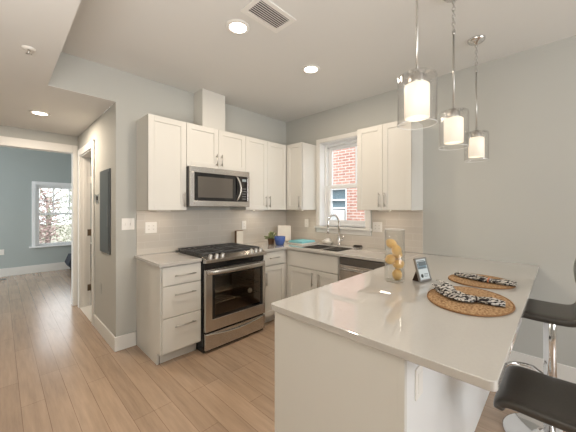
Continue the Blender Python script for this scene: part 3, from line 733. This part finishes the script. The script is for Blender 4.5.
for k, (a, b, z, tl, lb) in enumerate(lem):
    c = Vector((vx, vy, 0))+R_*a+F_*b+Vector((0, 0, z))
    rot = Matrix.Rotation(math.radians(40*k), 3, 'Z') @ Matrix.Rotation(math.radians(tl), 3, 'X')
    o = MB().ell((0, 0, 0), .031, .031, .0355, rot, 20, tip=.08).build('lemon', M['lemon']); o.location = c
    tag(o, lb, 'lemon', 'lemons in the vase')

# photo frame
t = thing('photo_frame', 'small silver picture frame on an easel back beside the vase', 'picture frame', (-1.222, -2.474, CT+.001), rz=math.radians(-15))
tilt = Matrix.Rotation(math.radians(-17), 4, 'X'); fw, fh = .060, .150
def fl(mb): return mb.xform(Matrix.Translation((0, 0, .003)) @ tilt)
fl(MB().cells([-fw, -fw+.009, fw-.009, fw], [0, .010, fh-.009, fh], lambda i, j: not (i == 1 and j == 1), 'xz', -.008, .006)).build('frame', M['silver'], t, .001, True)
fl(MB().box(-fw+.0095, fw-.0095, -.004, .004, .0105, fh-.0095)).build('picture', M['paper'], t, 0, True)
pic = t.children[-1] if t.children else None
pic = [o for o in bpy.data.objects if o.name.startswith('picture')][0]
fl(MB().box(-fw+.012, fw-.016, -.005, -.004, .078, fh-.035)).build('printed_photo', M['print1'], pic, 0, True)
fl(MB().box(-fw+.012, fw-.012, -.005, -.004, fh-.032, fh-.026).box(-fw+.02, fw-.02, -.005, -.004, fh-.022, fh-.018).box(-fw+.016, fw-.03, -.0052, -.004, .082, .09).box(-fw+.03, fw-.014, -.0056, -.004, .098, .125)).build('printed_heading', M['print2'], pic, 0, True)
lg = MB().lathe((0, 0, 0), [(0, .0012), (.012, .0012), (.012, 0), (0, 0)], 20).xform(Matrix.Translation((-.022, -.004, .035)) @ Matrix.Rotation(PI/2, 4, 'X'))
fl(lg).build('round_logo', M['ink'], pic, 0, True)
fl(MB().box(.0, fw-.018, -.005, -.004, .042, .046).box(.0, fw-.024, -.005, -.004, .034, .037).box(.0, fw-.02, -.005, -.004, .026, .029)).build('printed_lines', M['print2'], pic, 0, True)
MB().prism([(.008, .001), (.060, .001), (.030, .075)], 'x', -.05, -.012).build('easel_back', M['darkbrown'], t, 0, True)

# placemats and napkins
def placemat(cx, cy, a, b, th, label):
    t = thing('placemat', label, 'placemat', (cx, cy, CT), 'oval woven placemats', rz=th)
    mb = MB().lathe((0, 0, .0005), [(0, .006), (.86, .006), (.965, .0065), (1.0, .004), (1.0, .001), (.97, 0), (0, 0)], 56)
    for v in mb.v: v.x *= a; v.y *= b
    mb.build('weave', M['mat'], t, 0, True)
    rim = []
    for k in range(72):
        s_ = 2*PI*k/72; rim.append((a*1.0*math.cos(s_), b*1.0*math.sin(s_), .0045))
    MB().tube(rim, .004, 6, True).build('rim', M['matrim'], t, 0, True)
placemat(-1.455, -2.76, .250, .187, .15, 'nearer oval woven placemat on the breakfast bar')
placemat(-.965, -2.73, .185, .180, 0, 'farther oval woven placemat, close to the right wall')
def smooth_path(P_, n=24):
    out = []
    m = len(P_)
    for k in range(n+1):
        u = k/n*(m-1); i = min(int(u), m-2); f = u-i
        p0, p1, p2, p3 = [Vector(P_[max(0, min(m-1, j))]) for j in (i-1, i, i+1, i+2)]
        out.append(.5*((2*p1)+(-p0+p2)*f+(2*p0-5*p1+4*p2-p3)*f*f+(-p0+3*p1-3*p2+p3)*f**3))
    return out
def napkin(P_, ws, hs, side, ringi, label, seed):
    rnd = random.Random(seed)
    t = thing('napkin', label, 'napkin', (P_[1][0], P_[1][1], CT+.008), 'zebra print napkins on the placemats')
    pth = smooth_path(P_, 30); n = len(pth)
    def itp(L_, k): u = k/(n-1)*(len(L_)-1); i = min(int(u), len(L_)-2); return L_[i]+(L_[i+1]-L_[i])*(u-i)
    W = [itp(ws, k) for k in range(n)]; Hh = [itp(hs, k) for k in range(n)]
    pth = [p+Vector((0, 0, CT+.0095+Hh[k]/2)) for k, p in enumerate(pth)]
    m_ = MB().ribbon(pth, W, Hh, side, 28, .8)
    n0 = 28   # pleats along the length
    for i, v in enumerate(m_.v):
        k = i//n0; j = i % n0
        c = pth[k]; d_ = v-c
        f = 1+.16*math.sin(j*2*PI/n0*6+.3*k*.3)+rnd.uniform(-.03, .03)
        v2 = c+d_*f; v2.z = max(v2.z, CT+.0092); m_.v[i] = v2
    m_.build('folded_cloth', M['zebra'], t)
    # a loose top layer
    k0 = int(n*.05); k1 = int(n*.5)
    top_ = [pth[k]+Vector((0, 0, Hh[k]*.42+.004*math.sin(k*.9))) for k in range(k0, k1)]
    MB().ribbon(top_, [W[k]*.55*(1+.2*math.sin(k)) for k in range(k0, k1)], .006, side, 12, .6).build('top_fold', M['zebra'], t)
    if seed == 3:   # flared corners at the loose end
        e = pth[0]
        for dx, dz, dl in ((.02, .035, .05), (-.045, .022, .06), (.055, .018, .035)):
            q0 = pth[7]+Vector((0, 0, Hh[7]*.3)); q2 = e+Vector((dx, dl*.3, dz)); q1 = (q0+q2)/2+Vector((dx*.5, 0, .012))
            fp = smooth_path([q0, q1, q2], 10)
            MB().ribbon(fp, [.055*(1-k/11) + .006 for k in range(11)], .005, side, 10, .7).build('cloth_corner', M['zebra'], t)
    c = pth[int(ringi*(n-1))]; tt = (pth[int(ringi*(n-1))+1]-c).normalized(); sd = (Vector(side)-tt*tt.dot(Vector(side))).normalized()
    wr, hr = W[int(ringi*(n-1))]/2+.004, Hh[int(ringi*(n-1))]/2+.003
    ring = [c+sd*wr*math.cos(2*PI*j/24)+Vector((0, 0, 1))*max(CT+.0135-c.z, hr*math.sin(2*PI*j/24)) for j in range(24)]
    MB().tube(ring, .004, 6, True).build('napkin_ring', M['coral'] if seed == 5 else M['darkbrown'], t)
napkin([(-1.375, -2.595, 0), (-1.47, -2.68, 0), (-1.515, -2.745, 0), (-1.490, -2.80, 0), (-1.475, -2.86, 0), (-1.468, -2.915, 0)], [.05, .10, .095, .040, .085, .05], [.020, .030, .030, .022, .024, .014], (.8, -.5, 0), .6, 'zebra print napkin with a flared fold on the nearer placemat', 3)
napkin([(-.925, -2.580, 0), (-.955, -2.66, 0), (-.985, -2.74, 0), (-.995, -2.80, 0), (-.992, -2.86, 0), (-.985, -2.915, 0)], [.05, .075, .07, .045, .07, .06], [.018, .024, .026, .022, .026, .02], (1, -.2, 0), .56, 'zebra print napkin with coral ring on the farther placemat', 5)

# ------------------------------------------------------------------ things on the back counter
t = thing('storage_box', 'small cream box standing on the counter behind the range grates', 'box', (-.975, -.13, CT))
MB().box(-1.030, -.928, -.125, -.085, CT+.0005, CT+.185, .004).build('box', M['cream'], t)
MB().box(-1.036, -1.0305, -.125, -.085, CT+.0005, CT+.185, .002).box(-1.036, -.928, -.125, -.085, CT+.1855, CT+.192, .002).build('shaded_side', M['shadeside'], t)  # left side's shade put into the colour; top cap shares it
px, py = -.62, -.33
t = thing('succulent', 'small green succulent in a brown pot beside the blue cup', 'potted plant', (px, py, CT))
MB().lathe((px, py, CT+.0005), [(0, 0), (.040, 0), (.047, .065), (.050, .072), (.045, .072), (.040, .06), (0, .06)], 24).build('pot', M['brownpot'], t)
lf = MB(); rnd = random.Random(4)
for k in range(42):
    a = rnd.uniform(0, 2*PI); e = rnd.uniform(-.1, 1.45); r = rnd.uniform(.04, .08)
    dr_ = Vector((math.cos(a)*math.cos(e), math.sin(a)*math.cos(e), math.sin(e)))
    c = Vector((px, py, CT+.080))+dr_*r
    lf.ell(c, .010, .010, .026, dr_.to_track_quat('Z', 'Y').to_matrix(), 8)
lf.build('leaves', M['leaf'], t)
px, py = -.60, -.475
t = thing('cup', 'cobalt blue ceramic cup on the corner counter', 'cup', (px, py, CT))
MB().lathe((px, py, CT+.0005), [(0, 0), (.046, 0), (.056, .012), (.069, .060), (.073, .112), (.068, .112), (.062, .055), (.05, .016), (0, .012)], 32).build('bowl', M['bluecup'], t)
t = thing('cutting_board', 'white rectangular board leaning on the backsplash in the corner', 'board', (-.27, -.12, CT))
bd = MB().box(-.095, .095, -.008, .008, 0, .23, .006).xform(Matrix.Translation((-.275, -.235, CT+.003)) @ Matrix.Rotation(math.radians(-42), 4, 'Z') @ Matrix.Rotation(math.radians(-12), 4, 'X'))
bd.build('board', M['board'], t)
t = thing('folded_towel', 'turquoise cloth folded on a white tray beside the sink', 'towel', (-.27, -.62, CT))
MB().box(-.42, -.10, -.70, -.42, CT+.0005, CT+.016, .005).build('tray', M['board'], t)
MB().box(-.40, -.12, -.685, -.435, CT+.0165, CT+.030, .006).box(-.395, -.125, -.68, -.44, CT+.0302, CT+.042, .006).build('cloth', M['teal'], t)
t = thing('soap_dish', 'white shell-like dish with a folded cloth behind the sink', 'dish', (-.085, -.86, CT))
mb = MB().lathe((-.085, -.86, CT+.0005), [(0, 0), (.04, 0), (.07, .02), (.075, .045), (.069, .045), (.062, .022), (0, .008)], 28)
mb.build('dish', M['cream'], t)
rk = MB().ell((-.085, -.86, CT+.045), .055, .05, .034, None, 14); rnd = random.Random(9)
rk.v = [v+Vector((rnd.uniform(-.006, .006), rnd.uniform(-.006, .006), rnd.uniform(-.006, .006))) for v in rk.v]
rk.build('cloth', M['plate'], t)
t = thing('sponge_tray', 'dark brown sponge on the counter right of the faucet', 'sponge', (-.09, -1.33, CT))
MB().box(-.12, -.06, -1.375, -1.27, CT+.0005, CT+.012, .003).build('tray', M['steeld'], t)
MB().box(-.115, -.065, -1.37, -1.275, CT+.0125, CT+.026, .005).build('sponge', M['darkbrown'], t)

# ------------------------------------------------------------------ bar stools
def stool(x, y, zs, label, rz=0.):
    t = thing('bar_stool', label, 'bar stool', (x, y, 0), 'black swivel bar stools', rz=rz)
    MB().lathe((0, 0, .0005), [(0, 0), (.225, 0), (.228, .006), (.215, .013), (.08, .022), (.045, .035), (.035, .05), (0, .05)], 48).build('base', M['chrome'], t, 0, True)
    zc = zs-.085
    MB().lathe((0, 0, 0), [(0, .045), (.030, .045), (.030, zc), (.027, zc+.006), (0, zc+.006)], 24).build('column', M['chrome'], t, 0, True)
    MB().lathe((0, 0, 0), [(0, zc+.007), (.020, zc+.007), (.020, zs-.07), (.045, zs-.06), (.05, zs-.045), (0, zs-.045)], 20).build('piston', M['nickel'], t, 0, True)
    zf = .36 if zs > .7 else .24
    fr_ = [(.03, .01, zf)]
    for k in range(13):
        a = math.radians(-15+k*210/12); fr_.append((.13*math.cos(a), .11+.11*math.sin(a), zf))
    fr_.append((-.03, .01, zf))
    MB().tube(fr_, .011, 10).lathe((0, 0, zf), [(.0305, -.02), (.037, -.018), (.037, .018), (.0305, .02), (.0305, -.02)], 20).build('footrest', M['chrome'], t, 0, True)
    # one-piece curved seat and back, front towards +y
    pr_ = [(.205, -.045), (.200, -.02), (.180, -.004), (.14, 0), (.06, -.003), (-.04, -.003), (-.095, .004), (-.125, .03), (-.138, .07), (-.142, .12), (-.132, .18), (-.122, .235), (-.126, .29), (-.142, .34)]
    pth = smooth_path([(0, a, zs-.025+b) for a, b in pr_], 40)
    n = len(pth); th = [.046-.006*abs(k/(n-1)-.5) for k in range(n)]; wd = [.37 if 3 < k < n-5 else (.33+.04*min(k, n-1-k)/4 if k <= 3 else .37-.05*(k-(n-5))**2/16) for k in range(n)]
    MB().ribbon(pth, wd, th, (1, 0, 0), 24, .3).build('seat_shell', M['leather'], t, 0, True)
    MB().tube([(0, .11, zs-.062), (0, -.05, zs-.062)], .012, 8).tube([(.05, -.02, zs-.058), (.20, -.01, zs-.075)], .004, 6).build('lever', M['chrome'], t, 0, True)
stool(-1.522, -3.12, .612, 'nearest black bar stool, lowered, at the front of the breakfast bar')
stool(-.865, -3.06, .80, 'black bar stool raised higher, by the right wall')

# ------------------------------------------------------------------ bedroom bits
t = thing('lounge_chair', 'dark upholstered chair corner peeking past the bedroom door casing', 'chair', (-1.85, 4.55, 0))
MB().prism([(-2.14, .20), (-2.10, .12), (-1.62, .12), (-1.62, .34), (-2.07, .38)], 'y', 4.35, 4.85).build('seat', M['bedcloth'], t)
MB().box(-2.00, -1.62, 4.80, 4.90, .345, .55, .03).build('backrest', M['bedcloth'], t)
for xx in (-2.03, -1.66):
    for yy in (4.40, 4.82): MB().tube([(xx, yy, .0005), (xx, yy, .13)], [.012, .02], 8).build('leg', M['darkbrown'], t)
t = thing('outlet', 'white outlet on the blue bedroom wall', 'outlet', (-3.12, BY, .5))
MB().box(-3.155, -3.085, BY-.006, BY-.0005, .445, .56, .002).build('plate', M['plate'], t)
MB().box(-3.137, -3.103, BY-.008, BY-.006, .465, .54, .001).build('receptacle', M['plate'], t)
t = thing('floor_register', 'small dark metal register in the bedroom floor', 'floor vent', (-3.2, 4.72, 0))
MB().box(-3.35, -3.06, 4.66, 4.78, .0005, .008, .002).build('grille', M['steeld'], t)

# ------------------------------------------------------------------ outdoors
struct(MB().box(.5, 30, -12, 40, -.9, -.5).box(-20, .5, 5.6, 40, -.9, -.5), 'ground', M['ground'], 'pale ground outside the windows', 'ground')
t = thing('brick_building', 'red brick neighbouring building seen through the kitchen window', 'building', (3.2, .5, -.5))
MB().cells([-3.0, .79, 1.35, 4.0], [-.5, .94, 1.95, 3.6], lambda i, j: not (i == 1 and j == 1), 'yz', 3.0, 3.35).build('wall', M['brick'], t)
wf = MB().cells([.80, .85, 1.29, 1.34], [.95, 1.0, 1.39, 1.42, 1.89, 1.94], lambda i, j: not (i == 1 and j in (1, 3)), 'yz', 3.04, 3.10).box(3.035, 3.09, .85, 1.29, 1.60, 1.64).build('window', M['vinyl'], t)
MB().box(3.10, 3.11, .81, 1.33, .96, 1.93).build('pane', M['darkpane'], wf)
ac = thing('air_conditioner', 'white window air conditioner in the brick building', 'air conditioner', (2.95, .78, 1.0))
MB().box(2.72, 3.03, .86, 1.28, 1.005, 1.36, .015).build('housing', M['acwhite'], ac)
g = MB()
for k in range(9): g.box(2.712, 2.72, .88, 1.10, 1.05+k*.03, 1.062+k*.03)
g.build('grille', M['acgrill'], ac)
MB().box(2.712, 2.72, 1.13, 1.26, 1.06, 1.30, .003).build('control_cover', M['acgrill'], ac)
# beyond the bedroom window
t = thing('brick_house', 'pinkish brick house with white roof edge beyond the bedroom window', 'house', (-4.5, 13, -.5))
MB().box(-9, -2.2, 12.0, 16, -.5, 2.6).build('wall', M['brick2'], t)
MB().prism([(-9.4, 2.6), (-1.9, 2.6), (-5.6, 4.6)], 'y', 11.7, 16.3).build('roof', M['roof'], t)
random.seed(3)
def tree(x, y, h, cr, label, ml, seed, n=2600):
    rnd = random.Random(seed); t = thing('tree', label, 'tree', (x, y, -.5), 'trees outside the bedroom window')
    tr = MB().tube([(x, y, -.5), (x+.05, y, h*.4), (x, y+.05, h*.85)], [.10, .07, .025], 8)
    for k in range(46):
        a = rnd.uniform(0, 2*PI); z = rnd.uniform(.0, h*.8); l = cr*rnd.uniform(.5, 1.0)
        p = Vector((x, y, z)); q = p+Vector((math.cos(a)*l, math.sin(a)*l, l*rnd.uniform(.1, .8)))
        mid = (p+q)/2+Vector((0, 0, rnd.uniform(-.1, .1)))
        tr.tube([p, mid, q], [.022, .014, .006], 5)
    tr.build('trunk', M['bark'], t)
    lv = MB()
    for k in range(n):
        a = rnd.uniform(0, 2*PI); rr_ = cr*math.sqrt(rnd.random()); z = rnd.uniform(-.3, h)
        c = Vector((x+math.cos(a)*rr_, y+math.sin(a)*rr_, z)); s_ = rnd.uniform(.025, .06)
        u_ = Vector((rnd.uniform(-1, 1), rnd.uniform(-1, 1), rnd.uniform(-1, 1))).normalized(); v_ = u_.orthogonal().normalized()
        lv.add([c-u_*s_, c+v_*s_*.5, c+u_*s_, c-v_*s_*.5], [(0, 1, 2, 3)])
    lv.build('foliage', ml, t)
tree(-2.75, 8.6, 2.0, .95, 'bushy russet tree at the left of the bedroom window view', M['leaves2'], 1)
tree(-.75, 8.6, 2.3, .9, 'pale green bare-branched tree at the right of the bedroom window view', M['leaves'], 2)
tree(-1.9, 10.8, 2.2, 1.0, 'pale tree farther back between the other two', M['leaves'], 3)
